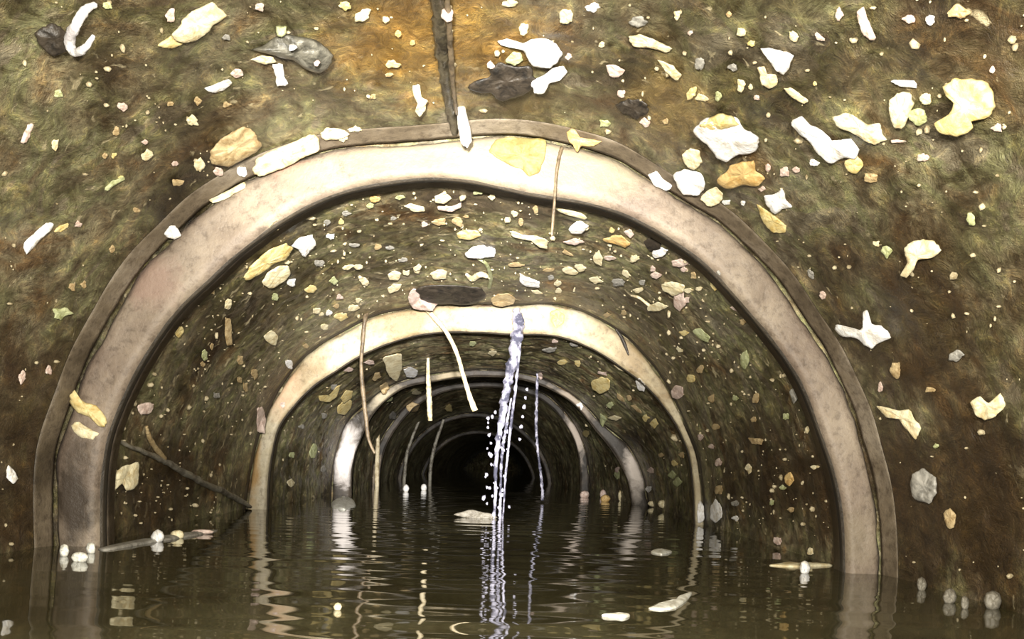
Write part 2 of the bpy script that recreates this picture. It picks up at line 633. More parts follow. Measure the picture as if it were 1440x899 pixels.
def lump_mesh(pts, lean=.5, bulge=.16, n=48, ragged=.16, depth=None, deep=.012):
    o = smooth_outline(pts, n)
    c = o.mean(0)
    size = math.sqrt(max(4.0, .5 * abs(np.sum(o[:, 0] * np.roll(o[:, 1], -1) - o[:, 1] * np.roll(o[:, 0], -1)))))
    sd = rng.uniform(0, 50)
    wob = np.array([1 + ragged * fbm(p[0] / size * .8 + sd, p[1] / size * .8, sd, 2.6, 5) for p in o])
    o = c + (o - c) * wob[:, None]
    ds = np.array([depth if depth else hit(*p) for p in o])
    dmin = ds.min()
    dc = depth if depth else max(dmin, hit(*c))
    ed = dmin + lean * (ds - dmin)
    cd = dmin + lean * (min(dc, ds.max()) - dmin)
    w = size * dmin / F
    m = len(o)
    L = (1.0, .96, .86, .68, .45, .2)
    verts, faces = [], []
    for s in L:
        hgt = math.sqrt(max(0, 1 - s ** 3.5))
        for i in range(m):
            p = c + (o[i] - c) * s
            d = lerp(cd, ed[i], s) - hgt * bulge * w
            d -= (1 - s ** 6) * .16 * w * (fbm(p[0] / size + sd, p[1] / size, 3 + sd, 2.6, 4))
            verts.append(at(p[0], p[1], d))
    verts.append(at(c[0], c[1], cd - bulge * w))
    top = len(verts) - 1
    for r in range(len(L) - 1):
        for i in range(m):
            i2 = (i + 1) % m
            faces.append((r * m + i, r * m + i2, (r + 1) * m + i2, (r + 1) * m + i))
    r = len(L) - 1
    for i in range(m):
        faces.append((r * m + i, r * m + (i + 1) % m, top))
    b0 = len(verts)
    bk = min(max(.45 * w, deep), .03)
    for s, e in ((.8, 1.0), (.4, 1.25)):
        for i in range(m):
            p = c + (o[i] - c) * s
            d = min(lerp(cd, ed[i], s) + bk * e, lerp(dc, ds[i], s) + .010)
            verts.append(at(p[0], p[1], max(d, lerp(cd, ed[i], s) + .002)))
    verts.append(at(c[0], c[1], min(cd + bk * 1.3, dc + .010)))
    for i in range(m):
        i2 = (i + 1) % m
        faces.append((i2, i, b0 + i, b0 + i2))
        faces.append((b0 + i2, b0 + i, b0 + m + i, b0 + m + i2))
        faces.append((b0 + m + i2, b0 + m + i, len(verts) - 1))
    return verts, faces, at(c[0], c[1], dmin)


def flake(pts, m, label, name='scale_flake', cat='flake', group=None, parent=None, **kw):
    v, f, og = lump_mesh(pts, **kw)
    o = link(name, v, f, M[m], parent, origin=og)
    if label:
        tag(o, label, None if parent else cat, group)
    return o


def ell(x, y, w, h, ang=0, jit=.28):
    a = math.radians(ang)
    k = 8
    out = []
    for i in range(k):
        t = 2 * PI * i / k
        s = 1 + rng.uniform(-jit, jit)
        ex, ey = math.cos(t) * w / 2 * s, math.sin(t) * h / 2 * s
        out.append((x + ex * math.cos(a) - ey * math.sin(a), y + ex * math.sin(a) + ey * math.cos(a)))
    return out


def strand_mesh(pts, widths, depths, n=60, sides=10, wob=.25):
    """round tapering strand through pixels at given depths (pixels wide)"""
    p = np.array([at(x, y, d) for (x, y), d in zip(pts, depths)])
    w = np.array([wd * d / F / 2 for wd, d in zip(widths, depths)])
    t = np.linspace(0, len(p) - 1, n)
    q = []
    for tt in t:
        i = min(int(tt), len(p) - 2)
        s = tt - i
        p0, p1, p2, p3 = p[max(0, i - 1)], p[i], p[i + 1], p[min(len(p) - 1, i + 2)]
        q.append(.5 * ((2 * p1) + (-p0 + p2) * s + (2 * p0 - 5 * p1 + 4 * p2 - p3) * s * s + (-p0 + 3 * p1 - 3 * p2 + p3) * s ** 3))
    q = np.array(q)
    ww = np.interp(t, np.arange(len(p)), w)
    sd = rng.uniform(0, 50)
    verts, faces = [], []
    for i in range(n):
        tg = q[min(n - 1, i + 1)] - q[max(0, i - 1)]
        tg /= np.linalg.norm(tg) + 1e-9
        a = np.cross(tg, (0, 1, 0) if abs(tg[1]) < .8 else (1, 0, 0))
        a /= np.linalg.norm(a)
        b = np.cross(tg, a)
        for k in range(sides):
            th = 2 * PI * k / sides
            r = ww[i] * (1 + wob * fbm(i * .35 + sd, math.cos(th), math.sin(th), 1.0, 3))
            verts.append(q[i] + (a * math.cos(th) + b * math.sin(th)) * r)
    for i in range(n - 1):
        for k in range(sides):
            k2 = (k + 1) % sides
            faces.append((i * sides + k, i * sides + k2, (i + 1) * sides + k2, (i + 1) * sides + k))
    faces.append(tuple(range(sides - 1, -1, -1)))
    faces.append(tuple((n - 1) * sides + k for k in range(sides)))
    return verts, faces


def strand(name, pts, widths, depths, m, label=None, cat=None, parent=None, **kw):
    v, f = strand_mesh(pts, widths, depths, **kw)
    o = link(name, v, f, M[m], parent, origin=tuple(v[0]))
    if label:
        tag(o, label, None if parent else cat)
    return o


# ---- large flakes and lumps on the near wall
BIG = [
    ([(240, 50), (250, 38), (258, 28), (272, 14), (290, 8), (302, 4), (318, 22), (300, 38), (285, 52), (270, 60), (255, 58)], 'cream',
     'big yellow cream flake at the top of the wall, left of the grey lump'),
    ([(222, 65), (230, 57), (243, 48), (256, 50), (260, 60), (242, 69)], 'yellow', 'orange yellow crumb against the lower end of the big yellow cream flake'),
    ([(383, 90), (397, 91), (400, 108), (406, 119), (390, 121), (387, 106)], 'white', 'upright white chip hanging under the dark grey lump'),
    ([(353, 84), (368, 78), (384, 80), (388, 88), (372, 90)], 'cream', 'flat cream chip beside the dark grey lump'),
    ([(288, 124), (305, 117), (322, 111), (327, 118), (312, 128), (298, 131)], 'white', 'flat white chip left of the dark grey lump and above the tan lump'),
    ([(324, 104), (330, 97), (340, 98), (342, 106), (332, 110)], 'pink', 'pinkish chip just above the flat white chip'),
    ([(296, 216), (310, 196), (340, 180), (362, 190), (366, 206), (350, 222), (322, 234), (300, 230)], 'tan', 'large tan lump on the wall above the long cream slab'),
    ([(354, 236), (360, 222), (385, 210), (420, 197), (440, 190), (451, 198), (450, 212), (430, 222), (395, 238), (370, 248), (357, 246)], 'cream',
     'long cream slab lying along the upper left edge of the nearest ring'),
    ([(449, 188), (460, 180), (480, 181), (491, 189), (478, 196), (458, 197)], 'cream', 'small cream slab at the upper right end of the long cream slab'),
    ([(294, 281), (320, 268), (343, 256), (343, 265), (318, 280), (300, 285)], 'cream', 'thin cream sliver on the ring edge below the tan lump'),
    ([(33, 352), (32, 343), (45, 330), (60, 317), (73, 313), (73, 323), (58, 336), (45, 351), (38, 357)], 'white', 'slanting white streak at the left edge of the near wall'),
    ([(76, 326), (82, 318), (95, 314), (97, 319), (86, 326)], 'yellow', 'short yellow crumb off the upper end of the slanting white streak'),
    ([(231, 329), (238, 318), (247, 317), (255, 331), (245, 337), (235, 334)], 'white', 'white triangular chip on the outer left edge of the nearest ring'),
    ([(580, 120), (590, 119), (593, 137), (601, 142), (597, 156), (590, 165), (583, 158), (587, 146), (581, 134)], 'cream', 'upright cream strip left of the dark hanging root'),
    ([(696, 57), (714, 55), (735, 60), (748, 54), (765, 55), (780, 62), (789, 76), (785, 91), (770, 97), (752, 94), (742, 82), (734, 71), (714, 66), (700, 62)], 'white',
     'large white flake with a pointed left arm, right of the dark hanging root'),
    ([(711, 86), (721, 73), (732, 74), (736, 85), (724, 93)], 'green', 'pale green lobe under the arm of the large white flake'),
    ([(749, 114), (765, 105), (778, 95), (790, 94), (797, 102), (789, 113), (773, 118), (765, 131), (750, 133), (746, 123)], 'white',
     'stepped white flake just below the large white flake with an arm'),
    ([(884, 52), (900, 48), (925, 58), (944, 68), (938, 75), (915, 68), (890, 65)], 'cream', 'upper of two slanting cream strips in the ochre patch'),
    ([(924, 84), (945, 91), (958, 105), (950, 113), (935, 100)], 'cream', 'lower of two slanting cream strips in the ochre patch'),
    ([(852, 92), (865, 91), (879, 99), (870, 109), (857, 106)], 'pink', 'pinkish white chip left of the ochre patch'),
    ([(796, 186), (808, 182), (816, 193), (832, 196), (846, 199), (836, 206), (818, 206), (812, 214), (803, 204)], 'orange', 'ragged orange pink crust on the crown of the nearest ring'),
    ([(911, 246), (922, 240), (934, 252), (946, 262), (936, 269), (920, 260)], 'white', 'white and grey lump on the upper right edge of the nearest ring'),
    ([(973, 184), (985, 172), (1010, 161), (1030, 162), (1045, 178), (1060, 187), (1071, 200), (1060, 215), (1040, 218), (1021, 231), (1009, 224), (999, 206), (984, 197)], 'white',
     'largest white flake, upper right of the nearest ring, with a yellow top'),
    ([(958, 218), (970, 208), (984, 212), (988, 228), (976, 238), (963, 232)], 'cream', 'cream lump between the largest white flake and the ring'),
    ([(947, 246), (962, 236), (984, 244), (993, 264), (980, 276), (960, 273)], 'white', 'white lump touching the ring below the largest white flake'),
    ([(1009, 253), (1025, 235), (1045, 228), (1060, 225), (1063, 240), (1075, 249), (1065, 262), (1040, 262), (1020, 266)], 'orange', 'orange lump directly below the largest white flake'),
    ([(992, 270), (1006, 264), (1017, 272), (1012, 287), (996, 291), (985, 281)], 'cream', 'cream lump left of and below the orange lump'),
    ([(1074, 276), (1090, 272), (1100, 264), (1106, 280), (1113, 291), (1100, 295), (1090, 301), (1079, 292)], 'white', 'star shaped white flake right of the orange lump'),
    ([(1064, 287), (1078, 295), (1094, 306), (1106, 318), (1104, 328), (1089, 328), (1074, 314)], 'yellow', 'yellow flake below the star shaped white flake'),
    ([(1069, 68), (1095, 70), (1115, 78), (1109, 98), (1103, 107), (1092, 100), (1080, 85)], 'white', 'white triangular flake pointing down, high on the right wall'),
    ([(1064, 95), (1075, 94), (1079, 104), (1090, 105), (1094, 115), (1085, 125), (1072, 119)], 'cream', 'cream lump below the white triangular flake that points down'),
    ([(1102, 124), (1111, 123), (1136, 140), (1131, 146), (1115, 138)], 'cream', 'narrow slanting cream sliver below the white triangular flake on the right wall'),
    ([(1204, 16), (1215, 11), (1222, 30), (1231, 52), (1223, 57), (1212, 46), (1207, 31)], 'pink', 'upright pinkish white strip at the very top of the right wall'),
    ([(1114, 177), (1129, 165), (1138, 175), (1151, 180), (1165, 190), (1178, 205), (1196, 195), (1206, 210), (1200, 223), (1181, 223), (1165, 229), (1150, 220), (1135, 200), (1124, 191)], 'white',
     'long jagged white slab slanting down the upper right wall'),
    ([(1169, 166), (1189, 159), (1205, 164), (1220, 175), (1236, 174), (1246, 196), (1230, 205), (1214, 196), (1198, 186), (1180, 180)], 'cream',
     'long cream slab lying along the top of the jagged white slab'),
    ([(1188, 226), (1205, 217), (1214, 232), (1206, 244), (1192, 241)], 'yellow', 'yellow lump at the lower end of the jagged white slab'),
    ([(1250, 141), (1262, 132), (1278, 132), (1285, 146), (1278, 166), (1268, 183), (1257, 178), (1250, 160)], 'cream', 'cream pear shaped flake on the upper right wall'),
    ([(1252, 113), (1286, 113), (1289, 124), (1264, 121)], 'white', 'flat white chip just above the cream pear shaped flake'),
    ([(1325, 121), (1345, 111), (1380, 114), (1396, 130), (1402, 149), (1386, 166), (1367, 172), (1371, 185), (1345, 194), (1321, 186), (1317, 172), (1336, 160), (1342, 146), (1330, 135)], 'yellow',
     'big lumpy yellow crust at the far upper right'),
    ([(1270, 348), (1284, 338), (1300, 333), (1318, 340), (1323, 352), (1310, 363), (1291, 366), (1285, 380), (1275, 391), (1267, 386), (1275, 370), (1271, 358)], 'cream',
     'pale flake with a tail at lower left, alone on the right wall'),
    ([(1213, 440), (1220, 435), (1226, 455), (1240, 458), (1249, 468), (1251, 476), (1235, 482), (1225, 491), (1215, 488), (1206, 476), (1186, 473), (1171, 460), (1174, 455), (1188, 463), (1205, 467), (1214, 459)], 'white',
     'white star shaped flake with thin arms beside the right side of the nearest ring'),
    ([(1234, 572), (1250, 574), (1265, 578), (1278, 576), (1287, 590), (1296, 604), (1286, 616), (1272, 602), (1264, 590), (1245, 587)], 'cream',
     'bent cream flake low on the right wall, below the white star shaped flake'),
    ([(1364, 566), (1378, 557), (1390, 567), (1408, 552), (1414, 570), (1400, 586), (1385, 591), (1370, 583)], 'cream', 'pale forked lump low at the right edge of the wall'),
    ([(1283, 668), (1300, 660), (1316, 672), (1318, 694), (1306, 708), (1290, 706), (1282, 690)], 'grey', 'rounded grey lump on the dark wall right of the ring foot'),
    ([(1326, 722), (1336, 714), (1344, 724), (1342, 742), (1332, 744)], 'tan', 'small tan lump low on the right wall beyond the grey lump'),
    ([(97, 556), (105, 549), (112, 560), (122, 567), (136, 570), (148, 588), (151, 603), (140, 601), (124, 586), (108, 581), (100, 570)], 'yellow',
     'yellow crust across the left side of the nearest ring'),
    ([(99, 598), (110, 593), (122, 601), (139, 610), (130, 619), (110, 613)], 'cream', 'cream crust just under the yellow crust on the left of the ring'),
    ([(160, 668), (170, 658), (180, 655), (195, 649), (197, 668), (190, 688), (178, 691), (172, 681), (161, 690), (156, 680)], 'cream', 'knobbly cream lump below the slanting grey root'),
    ([(12, 655), (20, 662), (26, 674), (18, 680), (8, 672)], 'white', 'white chip at the far left edge just above the water'),
    # ---- between the nearest and the second ring
    ([(341, 391), (350, 378), (362, 365), (378, 352), (400, 344), (411, 350), (403, 365), (385, 372), (365, 386), (352, 394)], 'yellow',
     'long yellow green flake on the left wall just inside the nearest ring'),
    ([(369, 396), (378, 383), (390, 374), (403, 375), (408, 386), (398, 398), (385, 406), (374, 405)], 'cream', 'oval cream flake under the long yellow green flake'),
    ([(411, 346), (420, 335), (440, 329), (444, 345), (436, 353), (430, 364), (424, 360), (419, 351)], 'white', 'white wedge flake right of the long yellow green flake'),
    ([(569, 290), (578, 286), (595, 291), (597, 297), (582, 298)], 'cream', 'cream chip left of a pinkish pair under the crown of the nearest ring'),
    ([(611, 276), (625, 271), (635, 279), (625, 287), (613, 285)], 'cream', 'upper chip of the pinkish pair under the crown'),
    ([(615, 290), (635, 290), (649, 285), (649, 292), (635, 298), (617, 295)], 'pink', 'lower chip of the pinkish pair under the crown'),
    ([(642, 328), (655, 323), (672, 325), (676, 332), (662, 338), (645, 335)], 'yellow', 'yellow chip above the white lens shaped flake on the inner crown'),
    ([(654, 356), (665, 347), (680, 344), (696, 350), (695, 361), (675, 363), (658, 363)], 'white', 'white lens shaped flake in the middle of the inner crown'),
    ([(716, 325), (723, 325), (735, 330), (755, 332), (770, 339), (769, 350), (758, 348), (754, 341), (740, 338), (721, 334)], 'cream', 'curved cream worm shaped flake right of the white lens shaped flake'),
    ([(781, 290), (795, 294), (815, 299), (825, 304), (822, 309), (800, 303), (784, 297)], 'cream', 'thin cream sliver beside the thin root hanging from the nearest ring'),
    ([(800, 323), (808, 313), (818, 310), (827, 318), (818, 328), (805, 329)], 'white', 'white chip below the thin cream sliver on the inner crown'),
    ([(847, 336), (860, 332), (873, 331), (885, 342), (880, 349), (865, 343), (852, 341)], 'orange', 'pale orange sliver on the inner wall right of the crown'),
    ([(877, 326), (886, 322), (892, 330), (886, 335)], 'pink', 'pinkish chip above the end of the pale orange sliver'),
    ([(835, 360), (842, 353), (848, 364), (845, 373), (835, 370)], 'cream', 'cream chip under the pale orange sliver'),
    ([(916, 357), (925, 347), (938, 352), (932, 361), (921, 364)], 'white', 'pinkish white chip in a dark hollow on the inner right wall'),
    ([(945, 367), (957, 364), (969, 370), (958, 376), (946, 374)], 'pink', 'flat pinkish chip below the chip in the dark hollow'),
    ([(789, 379), (800, 375), (813, 383), (808, 387), (795, 385)], 'cream', 'left cream chip of two touching, above the second ring'),
    ([(808, 374), (817, 371), (825, 378), (815, 383)], 'cream', 'right cream chip of two touching, above the second ring'),
    ([(731, 385), (740, 389), (758, 396), (759, 405), (740, 403), (731, 397)], 'white', 'white chip just above the crown of the second ring'),
    ([(691, 421), (700, 414), (715, 413), (725, 420), (722, 428), (705, 431), (693, 429)], 'tan', 'tan lump on the crown of the second ring, left of the trickle'),
    ([(931, 400), (945, 396), (962, 401), (962, 411), (946, 416), (932, 409)], 'cream', 'cream lump in the cluster on the inner right wall'),
    ([(948, 416), (961, 410), (964, 429), (956, 437), (948, 431)], 'pink', 'pinkish lump under the cream lump of the inner right cluster'),
    ([(911, 431), (925, 425), (939, 431), (926, 438), (912, 437)], 'cream', 'cream drop shaped chip left of the pinkish lump on the inner right wall'),
    ([(998, 393), (1005, 391), (1011, 404), (1005, 410), (999, 402)], 'yellow', 'upright yellow chip near the right inner edge of the nearest ring'),
    ([(974, 466), (985, 462), (998, 474), (996, 482), (981, 475)], 'green', 'pale green chip on the inner right wall above the second ring shoulder'),
    ([(370, 473), (383, 465), (392, 474), (387, 486), (376, 481)], 'cream', 'knobbly cream chip on the inner left wall above the second ring'),
    ([(317, 446), (325, 450), (327, 484), (319, 488), (316, 468)], 'tan', 'upright tan streak on the inner left wall'),
    ([(1042, 500), (1050, 492), (1054, 508), (1048, 520), (1041, 514)], 'green', 'greenish upright chip on the inner right wall'),
    ([(1110, 551), (1119, 545), (1123, 558), (1116, 568)], 'grey', 'pale grey chip beside the lower right inside of the nearest ring'),
    ([(193, 570), (204, 566), (217, 568), (214, 580), (198, 583)], 'pink', 'flat pinkish chip just inside the left of the nearest ring'),
    ([(573, 411), (581, 404), (590, 410), (600, 420), (616, 427), (608, 437), (585, 435), (576, 427)], 'pink', 'pinkish white lump on the upper left crown of the second ring'),
    ([(604, 386), (615, 379), (628, 382), (627, 392), (612, 393)], 'cream', 'cream chip left of the forked root above the second ring'),
    ([(545, 386), (555, 380), (564, 385), (560, 394), (549, 394)], 'cream', 'upper of two cream chips above the left shoulder of the second ring'),
    ([(545, 406), (553, 399), (565, 400), (560, 409), (548, 413)], 'cream', 'lower of two cream chips above the left shoulder of the second ring'),
    ([(943, 550), (950, 542), (959, 545), (961, 555), (953, 562), (945, 559)], 'pink', 'round pinkish bead on the wall beside the right flank of the second ring'),
    ([(361, 575), (369, 572), (374, 590), (372, 609), (362, 606)], 'pink', 'pinkish flake on the left flank of the second ring'),
    ([(980, 715), (984, 704), (990, 712), (990, 732), (982, 736)], 'white', 'narrow white chip standing at the right foot of the second ring'),
    ([(1000, 712), (1006, 702), (1014, 712), (1016, 728), (1006, 735), (998, 728)], 'white', 'white pear shaped chip just above the water right of the second ring'),
    ([(1104, 668), (1112, 664), (1117, 676), (1110, 684), (1103, 678)], 'orange', 'small orange chip on the dark inner right wall'),
    # ---- beyond the second ring
    ([(539, 506), (550, 498), (564, 500), (566, 520), (558, 536), (548, 530)], 'cream', 'cream flake under the second ring, left of the upright root'),
    ([(568, 520), (577, 516), (588, 522), (583, 531), (572, 530)], 'white', 'white chip right of the cream flake under the second ring'),
    ([(479, 560), (487, 549), (496, 550), (494, 560), (484, 567)], 'yellow', 'upper of two yellow lumps on the wall under the left of the second ring'),
    ([(474, 573), (483, 563), (495, 562), (494, 574), (485, 583), (476, 582)], 'yellow', 'lower of two yellow lumps on the wall under the left of the second ring'),
    ([(446, 557), (455, 560), (466, 556), (474, 543), (479, 542), (474, 557), (464, 566), (449, 563)], 'yellow', 'thin hooked yellow flake under the left of the second ring'),
    ([(831, 538), (845, 531), (859, 535), (856, 549), (843, 554), (834, 548)], 'yellow', 'yellow lump under the right shoulder of the second ring'),
    ([(893, 536), (900, 533), (908, 542), (906, 551), (897, 548)], 'white', 'white chip tucked under the right flank of the second ring'),
    ([(810, 569), (816, 565), (821, 572), (816, 578)], 'white', 'white bead on the upper right arc of the third ring'),
    ([(855, 588), (864, 584), (873, 588), (866, 592)], 'cream', 'flat cream chip right of the third ring arc'),
    ([(914, 596), (921, 588), (926, 596), (920, 603)], 'yellow', 'small yellow chip inside the lower right of the second ring'),
    ([(939, 669), (945, 662), (951, 668), (946, 674)], 'green', 'upper pale green bead near the right foot of the second ring'),
    ([(945, 679), (953, 671), (959, 678), (952, 685)], 'green', 'lower pale green bead near the right foot of the second ring'),
    ([(403, 679), (409, 673), (415, 679), (409, 686)], 'cream', 'round cream bead just above the water inside the left of the second ring'),
    ([(435, 636), (440, 624), (447, 628), (443, 644), (437, 645)], 'green', 'pale greenish chip on the wall left of the third ring foot'),
    ([(571, 572), (580, 566), (590, 569), (588, 578), (575, 580)], 'tan', 'tan lump on the dark wall left of the upright root'),
]
for pts, m, lab in BIG:
    small = len(pts) <= 6
    o = flake(pts, m, lab, n=48 if small else 72)
    if lab.startswith('largest white flake'):
        flake([(980, 179), (994, 169), (1010, 160), (1030, 162), (1040, 176), (1016, 184), (996, 186)], 'yellow', 'yellow top', name='crust', parent=o, bulge=.55)

# patches that are part of the nearest ring
flake([(688, 212), (696, 197), (715, 193), (745, 195), (766, 198), (768, 215), (762, 228), (757, 243), (745, 249), (735, 240), (715, 230), (702, 222)], 'crust', 'yellow crust patch',
      name='crust_patch', parent=rings[0], depth=.7655, bulge=.05)
flake([(774, 440), (783, 436), (794, 443), (792, 455), (782, 461), (775, 452)], 'orange', 'orange stain crust', name='crust_patch', parent=rings[1], depth=1.358, bulge=.08)
strand('crack', [(866, 463), (873, 473), (879, 486), (884, 500)], [3, 5, 5, 2], [1.357] * 4, 'dark', 'dark crack', parent=rings[1])

# dark lumps, some of them the shade of hollows put into colour
lump = flake([(360, 70), (378, 60), (396, 46), (420, 50), (445, 56), (462, 68), (468, 88), (452, 104), (430, 98), (412, 84), (392, 80), (372, 74)], 'slate',
             'dark grey knobbly lump high on the left of the near wall', name='silt_and_shade_lump', cat='lump', bulge=.35, ragged=.16)
flake(ell(396, 44, 20, 20), 'green', 'pale nub', name='nub', parent=lump, bulge=.6, depth=hit(396, 50) - .012)
flake(ell(412, 67, 12, 10), 'white', 'white dot', name='nub', parent=lump, bulge=.5, depth=hit(412, 67) - .035)
flake(ell(446, 88, 9, 10), 'pink', 'pale dot', name='nub', parent=lump, bulge=.5, depth=hit(446, 88) - .045)
flake([(52, 48), (66, 34), (86, 36), (98, 54), (94, 72), (74, 76), (58, 66)], 'dark', 'dark purplish lump beside the white curl in the top left corner', name='silt_and_shade_lump', cat='lump')
flake([(670, 122), (682, 100), (706, 90), (738, 96), (748, 112), (742, 130), (716, 140), (690, 136)], 'dark', 'dark lump as painted shade under the large white flake, right of the hanging root', name='silt_and_shade_lump', cat='lump', bulge=.12, ragged=.35)  # shade of the hollow here is put into a dark lump
flake([(868, 148), (884, 138), (902, 142), (910, 156), (896, 166), (876, 160)], 'dark', 'dark lump left of the ochre patch above the ring', name='silt_and_shade_lump', cat='lump', bulge=.12, ragged=.35)
flake([(584, 410), (600, 402), (640, 400), (676, 404), (684, 414), (676, 426), (640, 429), (604, 425)], 'dark', 'dark lens painted as the shade of a hollow on the crown of the second ring', name='silt_and_shade_lump', cat='lump', bulge=.15)  # hollow given as a lump, its shade put into the colour
flake([(906, 340), (918, 334), (930, 340), (928, 350), (914, 354)], 'dark', 'small dark lump on the inner right wall above a pinkish chip', name='silt_and_shade_lump', cat='lump', bulge=.15)

# curl in the corner
cd = hit(115, 40)
strand('curled_strip', [(134, 6), (118, 16), (106, 36), (98, 56), (104, 74), (120, 67), (132, 50)], [8, 13, 14, 15, 12, 10, 5], [cd - .015, cd - .02, cd - .02, cd - .015, cd - .012, cd - .02, cd - .02], 'ash',
       'white curled strip in the top left corner of the near wall', 'strip')

# ---- roots
def on_wall(pts, off):
    return [hit(*p) - o for p, o in zip(pts, off)]


pts = [(614, -14), (618, 30), (621, 70), (626, 110), (632, 150), (640, 186)]
root = strand('hanging_root', pts, [21, 20, 18, 16, 13, 9], on_wall(pts, [.006, .008, .010, .010, .010, .004]), 'root_dark', 'thick dark root running down the crown to the nearest ring', 'root', wob=.5)
pts = [(628, -12), (631, 30), (634, 80), (637, 120), (642, 160)]
strand('rootlet', pts, [7, 8, 8, 6, 4], on_wall(pts, [.02, .022, .022, .022, .02]), 'root', parent=root, wob=.5)
flake([(621, 14), (629, 10), (638, 16), (637, 28), (628, 31), (621, 24)], 'pink', 'pinkish bead stuck on the thick dark root', depth=hit(629, 22) - .024, bulge=.5, deep=.018)
flake([(643, 146), (652, 144), (656, 160), (661, 180), (663, 200), (657, 209), (648, 200), (643, 176)], 'white', 'white tip hanging over the nearest ring at the end of the dark root', depth=.72, bulge=.35, deep=.02)
strand('hanging_root', [(790, 208), (785, 226), (782, 250), (780, 280), (778, 305), (776, 332)], [5, 4.5, 4, 4, 5, 3], [.762, .757, .757, .757, .758, .760], 'root',
       'thin brown root hanging across the face of the nearest ring', 'root')
strand('hanging_root', [(524, 428), (514, 446), (510, 480), (508, 512), (510, 546), (514, 582), (518, 616), (527, 638)], [6, 6, 5.5, 5, 6, 6, 5, 3], [1.352, 1.33, 1.33, 1.33, 1.33, 1.33, 1.33, 1.33], 'root',
       'long thin brown root dangling from the left shoulder of the second ring', 'root')
strand('hanging_root', [(598, 432), (612, 448), (628, 468), (642, 496), (652, 530), (660, 556), (668, 578)], [8, 7, 6, 6, 6, 7, 9], [1.348, 1.338, 1.335, 1.33, 1.33, 1.33, 1.33], 'root_pale',
       'pale curved root hanging from the crown of the second ring', 'root')
dr = hit(602, 506) - .004
strand('hanging_root', [(602, 502), (602, 525), (603, 550), (604, 570), (605, 592)], [4, 6, 7, 8, 6], [dr] * 5, 'root_pale', 'straight upright pale root inside the second ring', 'root')
root = strand('forked_root', [(688, 404), (690, 390), (684, 372), (672, 364)], [5, 6, 5, 3], on_wall([(688, 404), (690, 390), (684, 372), (672, 364)], [.004, .012, .012, .004]), 'green',
              'small greenish forked root above the crown of the second ring', 'root')
strand('rootlet', [(690, 390), (676, 386), (664, 392), (656, 386)], [6, 8, 9, 4], on_wall([(690, 390), (676, 386), (664, 392), (656, 386)], [.012, .012, .010, .004]), 'cream', parent=root)
pts = [(158, 616), (185, 629), (220, 643), (250, 660), (285, 679), (320, 695), (352, 713)]
root = strand('slanting_root', pts, [4, 6, 8, 9, 9, 8, 5], on_wall(pts, [.004, .008, .010, .010, .012, .010, .004]), 'root_grey', 'grey root slanting down the left wall between two rings', 'root', wob=.6)
pts = [(206, 600), (210, 615), (220, 632), (232, 645)]
strand('rootlet', pts, [4, 7, 8, 6], on_wall(pts, [.004, .008, .01, .012]), 'tan', parent=root)
pts = [(888, 416), (897, 418), (906, 424), (914, 431)]
strand('rootlet_strand', pts, [3, 4, 4, 5], on_wall(pts, [.003, .006, .006, .004]), 'root_pale', 'fine pale strand curling to a cream drop shaped chip', 'root')
strand('hanging_root', [(532, 600), (531, 630), (530, 660), (530, 700)], [4, 6, 7, 6], [2.6, 2.6, 2.6, 2.6], 'root_pale', 'short pale root standing at the left of the fourth ring', 'root')
strand('hanging_root', [(590, 590), (580, 615), (572, 640), (568, 680)], [4, 4, 5, 5], [3.3] * 4, 'root_grey', 'grey root near the fifth ring on its left', 'root')
strand('hanging_root', [(624, 590), (612, 625), (606, 655), (604, 690)], [4, 5, 5, 5], [3.5] * 4, 'root_grey', 'grey root nearest to the dark middle of the pipe', 'root')

# ---- trickles of water
def trickle(name, label, strands):
    x, y, d = strands[0][0][-1][0], strands[0][0][-1][1], strands[0][2]
    b = at(x, y, d)
    r = empty(name, (b[0], b[1], WATER))
    tag(r, label, 'trickle')
    for pts, w, d, drops in strands:
        strand('strand', pts, w, [d] * len(pts), 'trickle', parent=r, n=90, wob=.9)
        for (dx, dy, s) in drops:
            flake(ell(dx, dy, s, s * 1.4), 'trickle', None, name='drop', parent=r, depth=d, bulge=.5, n=16)
    return r


tr = trickle('water_trickle', 'broad glittering water trickle falling from the crown of the second ring', [
    ([(726, 434), (729, 462), (722, 500), (714, 540), (707, 580), (701, 620), (697, 660), (697, 700), (694, 730)], [10, 17, 14, 12, 10, 7, 5, 4, 5], 1.335, [(688, 612, 5), (690, 640, 6), (684, 668, 5), (680, 700, 6)]),
    ([(719, 560), (712, 600), (706, 640), (704, 690), (703, 731)], [2, 4, 4, 3, 5], 1.34,
     [(rng.uniform(682, 716), rng.uniform(575, 722), rng.uniform(2.6, 4.6)) for _ in range(34)]),
    ([(733, 470), (728, 520), (722, 570), (716, 620), (711, 670), (707, 732)], [3, 4, 4, 3, 3, 2], 1.335, [(741, 548, 4), (739, 560, 4), (737, 572, 5), (735, 586, 4), (733, 600, 5), (731, 618, 4)]),
])
trickle('water_trickle', 'thin second water trickle right of the broad one', [
    ([(756, 520), (755, 560), (754, 600), (757, 640), (762, 680), (763, 704)], [3, 4, 4, 3, 4, 4], 1.92, [])])
flake([(640, 724), (662, 717), (686, 722), (702, 728), (690, 735), (664, 731)], 'tuft', 'ragged foam where the broad trickle meets the water', name='foam_patch', cat='foam', depth=1.335, bulge=.2)

